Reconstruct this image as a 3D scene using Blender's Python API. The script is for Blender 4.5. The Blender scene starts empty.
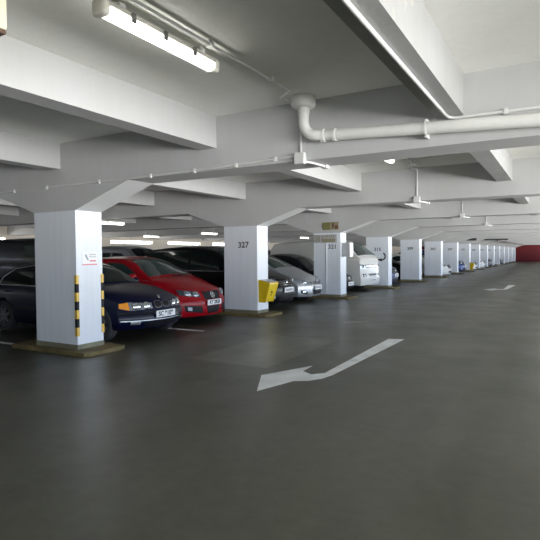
import bpy, bmesh, math, random
from mathutils import Vector, Matrix
random.seed(7)
C = bpy.context.scene.collection
PI = math.pi

# ------------------------------------------------------------------ dimensions (metres)
P = 5.332            # column pitch along the aisle (Y)
B = 0.509            # column / main beam thickness along Y
A = 0.972            # column width across (X), aisle face at X = 0
HC = 2.197           # foot of the haunch
HB = 2.572           # underside of the main beams
HS = 3.242           # slab soffit
H2 = 2.846           # underside of the secondary beams
RUN = 1.118          # run of the haunch
SX0, SS, SW = -0.3156, 2.9586, 0.256
NCOL = 16
YB, YF = -12.6, 85.6
XL, XR = -18.0, 13.4

# ------------------------------------------------------------------ helpers
def obj(name, bm, mats, parent=None, smooth=None, kind=None, label=None, loc=None):
    me = bpy.data.meshes.new(name)
    bmesh.ops.remove_doubles(bm, verts=bm.verts, dist=1e-5)
    bmesh.ops.recalc_face_normals(bm, faces=bm.faces)
    bm.to_mesh(me); bm.free()
    if not isinstance(mats, (list, tuple)): mats = [mats]
    for m in mats: me.materials.append(m)
    if smooth is not None:
        for p in me.polygons: p.use_smooth = True
        me.set_sharp_from_angle(angle=math.radians(smooth))
    o = bpy.data.objects.new(name, me); C.objects.link(o)
    if loc: o.location = loc
    if parent: o.parent = parent
    if kind: o['kind'] = kind
    if label: o['label'] = label
    return o

def thing(name, label, cat, loc=(0, 0, 0), rotz=0, group=None):
    o = bpy.data.objects.new(name, None); C.objects.link(o)
    o.empty_display_size = .1
    o.location = loc; o.rotation_euler = (0, 0, rotz)
    o['label'] = label; o['category'] = cat
    if group: o['group'] = group
    return o

def tag(o, label, cat, group=None):
    o['label'] = label; o['category'] = cat
    if group: o['group'] = group
    return o

def dup(root, loc, rotz, label, group=None):
    r = root.copy(); C.objects.link(r); r.location = loc; r.rotation_euler = (0, 0, rotz)
    r['label'] = label
    if group: r['group'] = group
    for ch in list(root.children):
        c = ch.copy(); C.objects.link(c); c.parent = r
        for g in list(ch.children):
            d = g.copy(); C.objects.link(d); d.parent = c
    return r

def box(bm, x0, x1, y0, y1, z0, z1, mi=0):
    v = [bm.verts.new((x, y, z)) for x in (x0, x1) for y in (y0, y1) for z in (z0, z1)]
    for idx in ((0, 1, 3, 2), (4, 6, 7, 5), (0, 4, 5, 1), (2, 3, 7, 6), (0, 2, 6, 4), (1, 5, 7, 3)):
        f = bm.faces.new([v[i] for i in idx]); f.material_index = mi
    return v

def bevel_all(bm, w, seg=2):
    bmesh.ops.remove_doubles(bm, verts=bm.verts, dist=1e-5)
    bmesh.ops.bevel(bm, geom=list(bm.edges), offset=w, segments=seg, affect='EDGES', profile=.5)

def rbox(x0, x1, y0, y1, z0, z1, w=.01, seg=2):
    bm = bmesh.new(); box(bm, x0, x1, y0, y1, z0, z1); bevel_all(bm, w, seg); return bm

def prism_xz(bm, poly, y0, y1, mi=0):
    a = [bm.verts.new((x, y0, z)) for x, z in poly]; b = [bm.verts.new((x, y1, z)) for x, z in poly]
    n = len(poly)
    bm.faces.new(a).material_index = mi; bm.faces.new(b[::-1]).material_index = mi
    for i in range(n):
        bm.faces.new((a[i], a[(i + 1) % n], b[(i + 1) % n], b[i])).material_index = mi

def tube(bm, pts, r, seg=10, cap=True, mi=0):
    pts = [Vector(p) for p in pts]; rings = []
    rr = r if isinstance(r, (list, tuple)) else [r] * len(pts)
    prev = None
    for i, p in enumerate(pts):
        d = (pts[min(i + 1, len(pts) - 1)] - pts[max(i - 1, 0)]).normalized()
        if prev is None:
            u = d.cross(Vector((0, 0, 1)))
            if u.length < 1e-3: u = d.cross(Vector((0, 1, 0)))
            u.normalize()
        else:
            u = (prev - d * prev.dot(d)).normalized()
        prev = u; w = d.cross(u)
        rings.append([bm.verts.new(p + rr[i] * (math.cos(2 * PI * k / seg) * u + math.sin(2 * PI * k / seg) * w)) for k in range(seg)])
    for a, b in zip(rings, rings[1:]):
        for k in range(seg):
            bm.faces.new((a[k], a[(k + 1) % seg], b[(k + 1) % seg], b[k])).material_index = mi
    if cap:
        bm.faces.new(rings[0][::-1]).material_index = mi; bm.faces.new(rings[-1]).material_index = mi

def lathe(bm, prof, axis='y', origin=(0, 0, 0), seg=28, mi=0):
    """prof = list of (radius, along)"""
    O = Vector(origin); rings = []
    for r, t in prof:
        ring = []
        for k in range(seg):
            c, s = r * math.cos(2 * PI * k / seg), r * math.sin(2 * PI * k / seg)
            q = Vector((c, t, s)) if axis == 'y' else (Vector((c, s, t)) if axis == 'z' else Vector((t, c, s)))
            ring.append(bm.verts.new(O + q))
        rings.append(ring)
    for a, b in zip(rings, rings[1:]):
        for k in range(seg):
            bm.faces.new((a[k], a[(k + 1) % seg], b[(k + 1) % seg], b[k])).material_index = mi
    return rings

def text_mesh(name, s, size, mat, parent, M, kind=None, squeeze=1.0, bold=0.0):
    cu = bpy.data.curves.new(name, 'FONT'); cu.body = s; cu.size = size
    cu.align_x = 'CENTER'; cu.align_y = 'CENTER'; cu.extrude = .0015; cu.offset = bold
    t = bpy.data.objects.new(name + '_tmp', cu); C.objects.link(t)
    bpy.context.view_layer.update()
    me = bpy.data.meshes.new_from_object(t.evaluated_get(bpy.context.evaluated_depsgraph_get()))
    bpy.data.objects.remove(t); bpy.data.curves.remove(cu)
    me.transform(M @ Matrix.Diagonal((squeeze, 1, 1, 1)))
    me.materials.clear(); me.materials.append(mat)
    me.name = name
    o = bpy.data.objects.new(name, me); C.objects.link(o)
    if parent: o.parent = parent
    return o

def face_neg_y(x, y, z):   # text readable when looking along +Y
    return Matrix.Translation((x, y, z)) @ Matrix.Rotation(PI / 2, 4, 'X')
def face_pos_x(x, y, z):   # text readable when looking along -X
    return Matrix.Translation((x, y, z)) @ Matrix.Rotation(PI / 2, 4, 'Z') @ Matrix.Rotation(PI / 2, 4, 'X')

def lerp_tab(tab, x):
    """monotone cubic interpolation through tab [(x, v)] sorted ascending"""
    n = len(tab)
    if x <= tab[0][0]: return tab[0][1]
    if x >= tab[-1][0]: return tab[-1][1]
    h = [tab[i + 1][0] - tab[i][0] for i in range(n - 1)]
    d = [(tab[i + 1][1] - tab[i][1]) / h[i] for i in range(n - 1)]
    m = [d[0]] + [0 if d[i - 1] * d[i] <= 0 else 2 / (1 / d[i - 1] + 1 / d[i]) for i in range(1, n - 1)] + [d[-1]]
    for i in range(n - 1):
        if x <= tab[i + 1][0]:
            t = (x - tab[i][0]) / h[i]
            return ((1 + 2 * t) * (1 - t) ** 2 * tab[i][1] + t * (1 - t) ** 2 * h[i] * m[i]
                    + t * t * (3 - 2 * t) * tab[i + 1][1] + t * t * (t - 1) * h[i] * m[i + 1])

# ------------------------------------------------------------------ materials
def new_mat(name):
    m = bpy.data.materials.new(name); m.use_nodes = True
    nt = m.node_tree; b = nt.nodes['Principled BSDF']
    return m, nt, b

def simple(name, col, rough=.5, metal=0, coat=0, emit=None, estr=0, spec=.5, noise=.0, nscale=20):
    m, nt, b = new_mat(name)
    b.inputs['Base Color'].default_value = (*col, 1); b.inputs['Roughness'].default_value = rough
    b.inputs['Metallic'].default_value = metal; b.inputs['Coat Weight'].default_value = coat
    b.inputs['Coat Roughness'].default_value = .04
    b.inputs['Specular IOR Level'].default_value = spec
    if emit:
        b.inputs['Emission Color'].default_value = (*emit, 1); b.inputs['Emission Strength'].default_value = estr
    tc = nt.nodes.new('ShaderNodeTexCoord'); n = nt.nodes.new('ShaderNodeTexNoise')
    n.inputs['Scale'].default_value = nscale; n.inputs['Detail'].default_value = 3
    nt.links.new(tc.outputs['Object'], n.inputs['Vector'])
    mx = nt.nodes.new('ShaderNodeMixRGB'); mx.blend_type = 'MULTIPLY'; mx.inputs[0].default_value = noise
    mx.inputs[1].default_value = (*col, 1); nt.links.new(n.outputs['Fac'], mx.inputs[2])
    nt.links.new(mx.outputs[0], b.inputs['Base Color'])
    return m

def concrete(name, col, dark=.8, rough=.75, bump=.15, scale=1.3, fine=40, stain=None, streak=.3):
    """painted rough concrete: large blotches, vertical streaks and fine grain"""
    m, nt, b = new_mat(name); N = nt.nodes; Lk = nt.links
    tc = N.new('ShaderNodeTexCoord')
    n1 = N.new('ShaderNodeTexNoise'); n1.inputs['Scale'].default_value = scale; n1.inputs['Detail'].default_value = 6
    n1.inputs['Roughness'].default_value = .6
    Lk.new(tc.outputs['Object'], n1.inputs['Vector'])
    cr = N.new('ShaderNodeValToRGB')
    cr.color_ramp.elements[0].position = .32; cr.color_ramp.elements[0].color = (col[0] * dark, col[1] * dark, col[2] * dark * .97, 1)
    cr.color_ramp.elements[1].position = .62; cr.color_ramp.elements[1].color = (*col, 1)
    Lk.new(n1.outputs['Fac'], cr.inputs['Fac'])
    # board-mark streaks
    mp = N.new('ShaderNodeMapping'); mp.inputs['Scale'].default_value = (9, 9, .35)
    n3 = N.new('ShaderNodeTexNoise'); n3.inputs['Scale'].default_value = 1.5; n3.inputs['Detail'].default_value = 3
    Lk.new(tc.outputs['Object'], mp.inputs['Vector']); Lk.new(mp.outputs[0], n3.inputs['Vector'])
    cr3 = N.new('ShaderNodeValToRGB'); cr3.color_ramp.elements[0].position = .3; cr3.color_ramp.elements[0].color = (.9, .9, .9, 1)
    cr3.color_ramp.elements[1].position = .6; cr3.color_ramp.elements[1].color = (1, 1, 1, 1)
    Lk.new(n3.outputs['Fac'], cr3.inputs['Fac'])
    mx = N.new('ShaderNodeMixRGB'); mx.blend_type = 'MULTIPLY'; mx.inputs[0].default_value = streak
    Lk.new(cr.outputs[0], mx.inputs[1]); Lk.new(cr3.outputs[0], mx.inputs[2])
    out = mx.outputs[0]
    if stain:
        n4 = N.new('ShaderNodeTexNoise'); n4.inputs['Scale'].default_value = 2.2; n4.inputs['Detail'].default_value = 8
        n4.inputs['Roughness'].default_value = .7
        Lk.new(tc.outputs['Object'], n4.inputs['Vector'])
        cr4 = N.new('ShaderNodeValToRGB'); cr4.color_ramp.elements[0].position = .58; cr4.color_ramp.elements[0].color = (0, 0, 0, 1)
        cr4.color_ramp.elements[1].position = .7; cr4.color_ramp.elements[1].color = (1, 1, 1, 1)
        Lk.new(n4.outputs['Fac'], cr4.inputs['Fac'])
        m4 = N.new('ShaderNodeMixRGB'); m4.inputs[2].default_value = (*stain, 1)
        Lk.new(cr4.outputs[0], m4.inputs[0]); Lk.new(out, m4.inputs[1]); out = m4.outputs[0]
    Lk.new(out, b.inputs['Base Color'])
    b.inputs['Roughness'].default_value = rough; b.inputs['Specular IOR Level'].default_value = .3
    n2 = N.new('ShaderNodeTexNoise'); n2.inputs['Scale'].default_value = fine; n2.inputs['Detail'].default_value = 4
    Lk.new(tc.outputs['Object'], n2.inputs['Vector'])
    ad = N.new('ShaderNodeMath'); ad.operation = 'ADD'
    Lk.new(n2.outputs['Fac'], ad.inputs[0]); Lk.new(n1.outputs['Fac'], ad.inputs[1])
    bp = N.new('ShaderNodeBump'); bp.inputs['Strength'].default_value = bump; bp.inputs['Distance'].default_value = .01
    Lk.new(ad.outputs[0], bp.inputs['Height']); Lk.new(bp.outputs[0], b.inputs['Normal'])
    return m

def floor_material():
    m, nt, b = new_mat('worn_floor_coating'); N = nt.nodes; Lk = nt.links
    tc = N.new('ShaderNodeTexCoord'); sp = N.new('ShaderNodeSeparateXYZ'); Lk.new(tc.outputs['Object'], sp.inputs[0])
    def noise(scale, detail, vec=None, rough=.55):
        n = N.new('ShaderNodeTexNoise'); n.inputs['Scale'].default_value = scale; n.inputs['Detail'].default_value = detail
        n.inputs['Roughness'].default_value = rough
        Lk.new(vec or tc.outputs['Object'], n.inputs['Vector']); return n.outputs['Fac']
    def mapped(sx, sy):
        mp = N.new('ShaderNodeMapping'); mp.inputs['Scale'].default_value = (sx, sy, 1)
        Lk.new(tc.outputs['Object'], mp.inputs['Vector']); return mp.outputs[0]
    def ramp(f, p0, c0, p1, c1):
        r = N.new('ShaderNodeValToRGB'); r.color_ramp.elements[0].position = p0; r.color_ramp.elements[0].color = (*c0, 1)
        r.color_ramp.elements[1].position = p1; r.color_ramp.elements[1].color = (*c1, 1); Lk.new(f, r.inputs['Fac']); return r.outputs[0]
    def mix(fac, a, c, mode='MIX'):
        x = N.new('ShaderNodeMixRGB'); x.blend_type = mode
        if isinstance(fac, float): x.inputs[0].default_value = fac
        else: Lk.new(fac, x.inputs[0])
        for i, s in ((1, a), (2, c)):
            if isinstance(s, tuple): x.inputs[i].default_value = (*s, 1)
            else: Lk.new(s, x.inputs[i])
        return x.outputs[0]
    def step(src, edge, width=.02, up=True):
        r = N.new('ShaderNodeMapRange'); r.inputs['From Min'].default_value = edge - width; r.inputs['From Max'].default_value = edge + width
        r.inputs['To Min'].default_value = 0 if up else 1; r.inputs['To Max'].default_value = 1 if up else 0
        Lk.new(src, r.inputs['Value']); return r.outputs[0]
    def mul(a, c):
        x = N.new('ShaderNodeMath'); x.operation = 'MULTIPLY'; Lk.new(a, x.inputs[0])
        if isinstance(c, float): x.inputs[1].default_value = c
        else: Lk.new(c, x.inputs[1])
        return x.outputs[0]
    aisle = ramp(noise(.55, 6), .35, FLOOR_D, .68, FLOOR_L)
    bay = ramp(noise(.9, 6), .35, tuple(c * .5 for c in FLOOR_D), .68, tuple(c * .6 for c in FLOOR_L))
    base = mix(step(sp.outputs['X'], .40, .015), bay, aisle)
    # wheel tracks along the aisle
    base = mix(ramp(noise(1, 4, mapped(1.6, .05)), .42, (0, 0, 0), .68, (.45, .45, .45)), base, tuple(c * .62 for c in FLOOR_D))
    # speckle
    base = mix(ramp(noise(60, 3), .69, (0, 0, 0), .74, (.35, .35, .35)), base, (.30, .30, .27))
    base = mix(1.0, base, ramp(noise(7, 8, rough=.75), .34, (.80, .80, .78), .66, (1.16, 1.15, 1.08)), 'MULTIPLY')
    base = mix(ramp(noise(2.2, 6, mapped(1, .5), .7), .52, (0, 0, 0), .72, (.5, .5, .5)), base, (.070, .066, .042))
    # paler re-coated patch in front of the bays
    pm = mul(mul(step(sp.outputs['X'], 1.75), step(sp.outputs['X'], 3.06, up=False)), mul(step(sp.outputs['Y'], .5), step(sp.outputs['Y'], 2.95, up=False)))
    base = mix(mul(pm, ramp(noise(1.3, 6, rough=.7), .3, (.25, .25, .25), .6, (.8, .8, .8))), base, tuple(c * 1.9 for c in FLOOR_L))
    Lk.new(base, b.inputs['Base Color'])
    rr = ramp(noise(1.1, 5), .3, (.30, .30, .30), .7, (.44, .44, .44)); Lk.new(rr, b.inputs['Roughness'])
    b.inputs['Specular IOR Level'].default_value = .26
    bp = N.new('ShaderNodeBump'); bp.inputs['Strength'].default_value = .12; bp.inputs['Distance'].default_value = .004
    Lk.new(noise(70, 3), bp.inputs['Height']); Lk.new(bp.outputs[0], b.inputs['Normal'])
    return m

FLOOR_D = (.063, .061, .044)
FLOOR_L = (.090, .088, .068)
M = {}
M['floor'] = floor_material()
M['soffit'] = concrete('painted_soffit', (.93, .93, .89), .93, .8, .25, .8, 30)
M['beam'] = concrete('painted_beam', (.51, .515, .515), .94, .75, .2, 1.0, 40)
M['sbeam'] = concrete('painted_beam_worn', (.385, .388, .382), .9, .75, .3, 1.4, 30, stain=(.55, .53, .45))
M['column'] = concrete('painted_column', (.82, .87, .95), .97, .6, .12, 1.6, 50, streak=.6)
M['wall'] = concrete('cream_wall', (.80, .72, .62), .88, .8, .1, 1.0, 40)
M['backwall'] = concrete('grey_wall', (.62, .63, .63), .85, .8, .1, 1.0, 40)
M['redwall'] = concrete('red_wall', (.13, .006, .010), .8, .6, .05, .8, 30)
M['plinth'] = concrete('yellow_worn_plinth', (.17, .125, .045), .45, .8, .3, 2.6, 30, stain=(.08, .065, .035))
M['kick'] = concrete('grey_kick_band', (.20, .19, .12), .6, .7, .2, 3, 30)
M['roadpaint'] = concrete('white_road_paint', (.90, .91, .90), .8, .6, .1, 3.5, 50, stain=(.6, .6, .58))
M['dullpaint'] = concrete('dull_road_paint', (.36, .36, .33), .5, .6, .1, 3.5, 50)
M['pipe'] = simple('white_pipe', (.86, .86, .82), .35, noise=.1)
M['conduit'] = simple('white_conduit', (.72, .72, .70), .4, noise=.1)
M['lightbody'] = simple('light_housing', (.42, .41, .36), .5, noise=.2)
M['lightcap'] = simple('light_end_cap', (.66, .65, .56), .4)
M['clip'] = simple('dark_clip', (.05, .05, .045), .5)
M['tube'] = simple('lit_tube', (1, 1, 1), .3, emit=(1, 1, .94), estr=7)
M['yellow'] = simple('bin_yellow', (.85, .56, .004), .42, noise=.15, nscale=9)
M['binlid'] = simple('bin_lid', (.45, .46, .48), .35, metal=.3)
M['black'] = simple('black_plastic', (.006, .006, .007), .6, spec=.15)
M['blackpaint'] = simple('black_paint', (.012, .012, .014), .8, spec=.2)
M['numpaint'] = simple('number_paint', (.035, .035, .04), .6)
M['guardyellow'] = simple('guard_yellow', (.75, .45, .03), .45)
M['white'] = simple('sign_white', (.82, .84, .85), .4)
M['grey'] = simple('sign_grey', (.45, .46, .48), .5)
M['red'] = simple('sign_red', (.68, .14, .17), .5)
M['signblue'] = simple('sign_ink', (.22, .27, .33), .5)
M['cream'] = concrete('cream_painted_metal', (.72, .70, .50), .85, .5, .1, 3, 30)
M['rust'] = simple('rusty_edge', (.11, .055, .03), .8, noise=.6, nscale=40)
M['tan'] = simple('sign_tan', (.36, .31, .19), .5, noise=.4, nscale=12)
M['dark'] = simple('dark_panel', (.02, .02, .022), .5)
M['pipered'] = simple('dark_red_pipe', (.03, .008, .008), .5)
# car materials
def paint(name, col, metal=.0, rough=.28):
    return simple(name, col, rough, metal=metal, coat=.12, spec=.14, noise=0)
M['navy'] = paint('navy_paint', (.002, .003, .016), 0)
M['carred'] = paint('red_paint', (.26, .002, .006))
M['carblack'] = paint('black_paint_car', (.003, .003, .004), 0)
M['silver'] = paint('silver_paint', (.50, .52, .54), .7, .3)
M['charcoal'] = paint('charcoal_paint', (.010, .011, .014), 0)
M['carwhite'] = paint('white_paint', (.70, .70, .66))
M['blue'] = paint('blue_paint', (.02, .035, .12), .3)
M['grey_car'] = paint('grey_paint', (.16, .17, .18), .5)
M['glass'] = simple('tinted_glass', (.006, .011, .010), .05, spec=.35)
M['glasslt'] = simple('green_tinted_glass', (.02, .036, .032), .05, spec=.45)
M['tyre'] = simple('tyre_rubber', (.014, .014, .014), .8)
M['rim'] = simple('alloy_rim', (.16, .16, .17), .35, metal=.7)
M['chrome'] = simple('chrome', (.75, .76, .78), .12, metal=1)
M['trim'] = simple('satin_trim', (.55, .55, .55), .35, metal=.4)
M['lamp'] = simple('headlamp_lens', (.30, .33, .36), .08, metal=.5, coat=1)
M['lampdark'] = simple('headlamp_bowl', (.05, .06, .07), .1, metal=.4, coat=1)
M['reflector'] = simple('headlamp_reflector', (.80, .83, .86), .1, metal=.9)
M['amber'] = simple('amber_lens', (.90, .28, .01), .2, coat=1, emit=(1, .3, .01), estr=.04)
M['plate'] = simple('plate_white', (.80, .82, .84), .4)
M['platemark'] = simple('smudged_plate_print', (.42, .43, .45), .5, noise=.8, nscale=26)
M['redlens'] = simple('red_lens', (.30, .01, .01), .15, coat=1)

# ------------------------------------------------------------------ setting: floor, ceiling, walls
bm = bmesh.new(); box(bm, XL - .2, XR + .2, YB, YF + .2, -.25, 0)
floor = obj('floor', bm, M['floor'], kind='structure')
bm = bmesh.new(); box(bm, XL - .2, XR + .2, YB, YF + .2, HS, HS + .12)
ceiling = obj('ceiling', bm, M['soffit'], kind='structure')

def paint_poly(name, pts, mat, label=None, z=.003):
    bm = bmesh.new()
    a = [bm.verts.new((x, y, z)) for x, y in pts]
    bm.faces.new(a)
    bmesh.ops.triangulate(bm, faces=bm.faces)
    o = obj(name, bm, mat, floor, label=label); return o
ARROW = [(3.55, -.56), (3.21, .11), (3.55, .90), (3.57, .55), (3.74, .43), (3.86, .58), (3.80, 3.47), (4.06, 3.55), (3.99, .52), (3.95, .30), (3.85, .12), (3.70, .03)]
paint_poly('painted_arrow', ARROW, M['roadpaint'], 'white painted bent arrow on the aisle floor in front of the parked red car')
paint_poly('painted_arrow', [(3.60 + (x - 3.21) * 1.1, y + 17.0) for x, y in ARROW], M['roadpaint'], 'second white painted arrow further along the aisle')
paint_poly('painted_arrow', [(3.60 + (x - 3.21) * 1.1, y + 43.5) for x, y in ARROW], M['dullpaint'], 'faint painted arrow far along the aisle')
paint_poly('painted_dash', [(2.22, 5.32), (2.68, 5.66), (2.78, 5.40), (2.32, 5.08)], M['dullpaint'])
for k in range(-2, 14):
    y = .07 + k * P / 2
    x1 = .33 if k % 2 else -1.4
    paint_poly('bay_line', [(-5.1, y - .055), (x1 if k % 2 else -1.42, y - .055), (x1 if k % 2 else -1.42, y + .055), (-5.1, y + .055)], M['roadpaint'] if k in (0, 1) else M['dullpaint'])

# unseen right-hand facade, opening sized for the daylight it admits: parapet below, lintel above, open between
bm = bmesh.new(); box(bm, XR, XR + .2, YB, YF, 0, .55)
obj('wall_right', bm, M['wall'], kind='structure')
bm = bmesh.new(); box(bm, XR, XR + .2, YB, YF, HB, HS)
obj('wall_right_upper', bm, M['wall'], kind='structure')
# far left facade
YS = 36.0
bm = bmesh.new(); box(bm, XL - .2, XL, YB, YS, 0, 2.26); box(bm, XL - .2, XL, YB, YS, 2.44, HS)
for k in range(-2, 7):
    box(bm, XL - .2, XL, k * P - .1, k * P + 1.5, 2.26, 2.44)
box(bm, XL - .2, XL, YS, YF, 0, HS)
obj('wall_left', bm, M['wall'], kind='structure')
bm = bmesh.new(); box(bm, XL, XL + .03, 45.3, 52.5, .0, 2.08)
obj('door_1', bm, M['dark'], kind='structure')
bm = bmesh.new(); box(bm, XL, XR, YF, YF + .2, 0, HS)
obj('wall_back', bm, M['redwall'], kind='structure')
bm = bmesh.new(); box(bm, XL, XR, YB - .2, YB, 0, HS)
obj('wall_front_unseen', bm, M['backwall'], kind='structure')  # unseen end wall, added to cut the light from behind the camera

# main transverse beams with haunches + columns
bmb = {}
for i in range(-2, NCOL):
    y0, y1 = i * P, i * P + B
    bm = bmesh.new()
    poly = [(XL, HB), (-A - RUN, HB), (-A, HC), (0, HC), (RUN, HB), (XR, HB), (XR, HS), (XL, HS)]
    prism_xz(bm, poly, y0, y1)
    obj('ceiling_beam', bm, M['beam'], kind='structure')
    if i == -2: continue
    bm = bmesh.new(); box(bm, -A, 0, y0, y1, .06, HC)
    col = obj('column', bm, M['column'], kind='structure')
    bm = bmesh.new(); box(bm, -A - .006, .006, y0 - .006, y1 + .006, .06, .135)
    obj('kick_band', bm, M['kick'], col)
    # chamfered kerb plinth
    bm = bmesh.new()
    x0, x1, ya, yb = -1.42, .36, y0 - .15, y1 + .15
    pl = [(x0, ya), (x1 - .05, ya), (x1, ya + .08), (x1, yb - .08), (x1 - .05, yb), (x0, yb)]
    a = [bm.verts.new((x, y, 0)) for x, y in pl]; b_ = [bm.verts.new((x * .995, y, .06)) for x, y in pl]
    bm.faces.new(a); bm.faces.new(b_)
    for k in range(6): bm.faces.new((a[k], a[(k + 1) % 6], b_[(k + 1) % 6], b_[k]))
    obj('plinth', bm, M['plinth'], col)
    n = 333 - 6 * i
    if i >= 1:
        zc = 1.73 if i != 3 else 1.66
        xc = -.40 if i < 2 else (-.29 if i == 2 else -.47)
        text_mesh('painted_number', '%d' % n, .20, M['numpaint'], col, face_neg_y(xc, y0 - .002, zc), bold=.004, squeeze=1.05)
    if i == 0:
        for yy, nm in ((y0, 'near'), (y1, 'far')):
            bm = bmesh.new()
            for k in range(7):
                z1 = 1.205 - k * .134; z0 = z1 - .134
                s = 1 if nm == 'near' else -1
                ya, yb = sorted((yy - s * .012, yy + s * .035))
                box(bm, -.005, .012, ya, yb, z0, z1, k % 2)
                ya, yb = sorted((yy - s * .012, yy))
                box(bm, -.038, .0, ya, yb, z0, z1, k % 2)
            obj('corner_guard', bm, [M['guardyellow'], M['blackpaint']], col, label='yellow and black striped corner guard')
    if i == 3:
        bm = bmesh.new()   # bent black direction arrow painted on the column
        y = y0 - .003
        pts = []
        for k in range(13):
            a = math.radians(62 - k * 150 / 12)
            pts.append((-.30 + .17 * math.cos(a), 1.37 + .155 * math.sin(a)))
        w = .030
        vo = []
        for k, (x, z) in enumerate(pts):
            dx, dz = x + .30, z - 1.37; l = math.hypot(dx, dz)
            vo.append((bm.verts.new((x + dx / l * w, y, z + dz / l * w)), bm.verts.new((x - dx / l * w, y, z - dz / l * w))))
        for p, q in zip(vo, vo[1:]): bm.faces.new((p[0], q[0], q[1], p[1]))
        bm.faces.new([bm.verts.new(v) for v in ((-.53, y, 1.235), (-.28, y, 1.15), (-.28, y, 1.29))])
        obj('painted_direction_arrow', bm, M['blackpaint'], col, label='black curved arrow painted on the column')

# secondary beams along the aisle (between the main beams, one run each)
for k in range(-5, 5):
    xr = SX0 + k * SS
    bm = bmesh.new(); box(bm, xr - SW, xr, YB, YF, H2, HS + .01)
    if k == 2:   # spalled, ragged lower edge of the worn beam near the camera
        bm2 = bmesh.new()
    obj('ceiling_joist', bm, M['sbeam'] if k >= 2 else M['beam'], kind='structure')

# ------------------------------------------------------------------ services
def light_fixture(label, loc, group=None, mount=True):
    t = thing('fluorescent_light', label, 'light', loc, 0, group)
    L = .635
    bm = rbox(-.055, .055, -L, L, -.045, 0, .012); obj('housing', bm, M['lightbody'], t)
    if mount:
        for yy in (-.45, .45): obj('mounting_bracket', rbox(-.03, .03, yy - .03, yy + .03, -.002, HS - loc[2] - .003, .004), M['conduit'], t)
    bm = bmesh.new(); rings = []
    seg = 10
    for j, yy in enumerate((-L + .05, -L + .055, L - .055, L - .05)):
        sc = .6 if j in (0, 3) else 1
        rings.append([bm.verts.new((.058 * sc * math.cos(PI + PI * k / seg), yy, -.045 + .062 * sc * math.sin(PI + PI * k / seg))) for k in range(seg + 1)])
    for a, b_ in zip(rings, rings[1:]):
        for k in range(seg): bm.faces.new((a[k], a[k + 1], b_[k + 1], b_[k]))
    obj('diffuser', bm, M['tube'], t, smooth=50, label='glowing white tube cover')
    for s in (-1, 1):
        y0, y1 = sorted((s * (L - .05), s * (L + .02)))
        obj('end_cap', rbox(-.06, .06, y0, y1, -.11, -.0, .025, 3), M['lightcap'], t, smooth=40)
    for s in (-1, 1):
        for yy in (-.38, -.05, .3):
            obj('clip', rbox(s * .062 - .008, s * .062 + .008, yy - .02, yy + .02, -.075, -.01, .003, 1), M['clip'], t)
    return t
LP = ('strip light')
f0 = light_fixture('long lit strip light on the ceiling nearest the camera, above the aisle', (3.80, -2.28, 3.19), 'strip lights over the aisle')
ordw = ['second', 'third', 'fourth', 'fifth', 'sixth', 'seventh', 'eighth']
for k in range(1, 6):
    dup(f0, (3.80, -2.28 + k * P, 3.19), 0, 'strip light over the aisle, %s along from the camera, mostly behind a beam' % ordw[k - 1], 'strip lights over the aisle')
bayl = [((-5.1, 5.35, 2.52), 'lit strip light hung behind the first column, above the red car'),
        ((-8.06, 14.25, 2.56), 'lit strip light hung deep behind the bays, beside the column numbered 327'),
        ((-8.06, 24.4, 2.6), 'small lit strip light seen past the column numbered 327, over the silver car'),
        ((-13.5, 16.2, 2.6), 'distant lit strip light over the black van, close under the far beams')]
for loc, lb in bayl:
    t = light_fixture(lb, loc, 'strip lights over the parking bays', False)
    for s in (-.4, .4):
        bm = bmesh.new(); tube(bm, [(0, s, 0), (0, s, HS - loc[2] - .003)], .008, 6)
        obj('hanger_rod', bm, M['conduit'], t)

# conduits along the ceiling, dropping down each main beam to a box
def ceiling_conduit(i, label):
    y = i * P
    t = thing('conduit_run', label, 'conduit', (3.95, y, HS), 0, 'conduit drops on the main beams')
    bm = bmesh.new(); r = .014
    tube(bm, [(0.0, -P + B + .01, -.03), (0, -.52, -.03), (-.05, -.45, -.03), (-.185, -.34, -.03), (-.19, -.03, -.03), (-.17, -.019, -.03), (-.12, -.019, -.035), (-.11, -.019, -.05), (-.11, -.019, -.60)], r, 8)
    obj('conduit', bm, M['conduit'], t, smooth=50)
    obj('junction_box', rbox(-.175, -.045, -.075, -.003, -.715, -.585, .012), M['conduit'], t, label='square white junction box')
    bm = bmesh.new(); tube(bm, [(-.05, -.04, -.692), (.0, .06, -.695), (.02, B - .12, -.692)], r, 8)
    obj('beam_conduit', bm, M['conduit'], t, smooth=50)
    obj('conduit_elbow', rbox(-.03, .05, B - .16, B - .08, -.715, -.675, .008), M['conduit'], t)
    for yy in (-4.3, -3.05, -1.9, -.9):
        obj('saddle_clip', rbox(-.035, .035, yy - .02, yy + .02, -.05, -.003, .006), M['conduit'], t)
    return t
names_c = ['nearest the camera, beside the drain pipe', 'on the second beam along', 'on the third beam along', 'on the fourth beam along']
for i in range(4):
    ceiling_conduit(i, 'white conduit dropping to a junction box ' + names_c[i])

t = thing('beam_conduit', 'thin white conduit along the lower edge of the nearest main beam', 'conduit', (0, 0, 2.58))
bm = bmesh.new()
cpts = [(-8.0, -.016, -.02), (-1.87, -.016, 0), (1.19, -.016, .002), (2.4, -.016, .01), (3.76, -.016, .05)]
tube(bm, cpts, .013, 8); obj('conduit', bm, M['conduit'], t, smooth=50)
for x, z in ((-1.45, .0), (-.62, .0), (.55, .003), (1.55, .006), (2.3, .008), (2.95, .02), (3.5, .04)):
    obj('saddle_clip', rbox(x - .022, x + .022, -.036, -.003, z - .028, z + .028, .008), M['conduit'], t)

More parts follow.
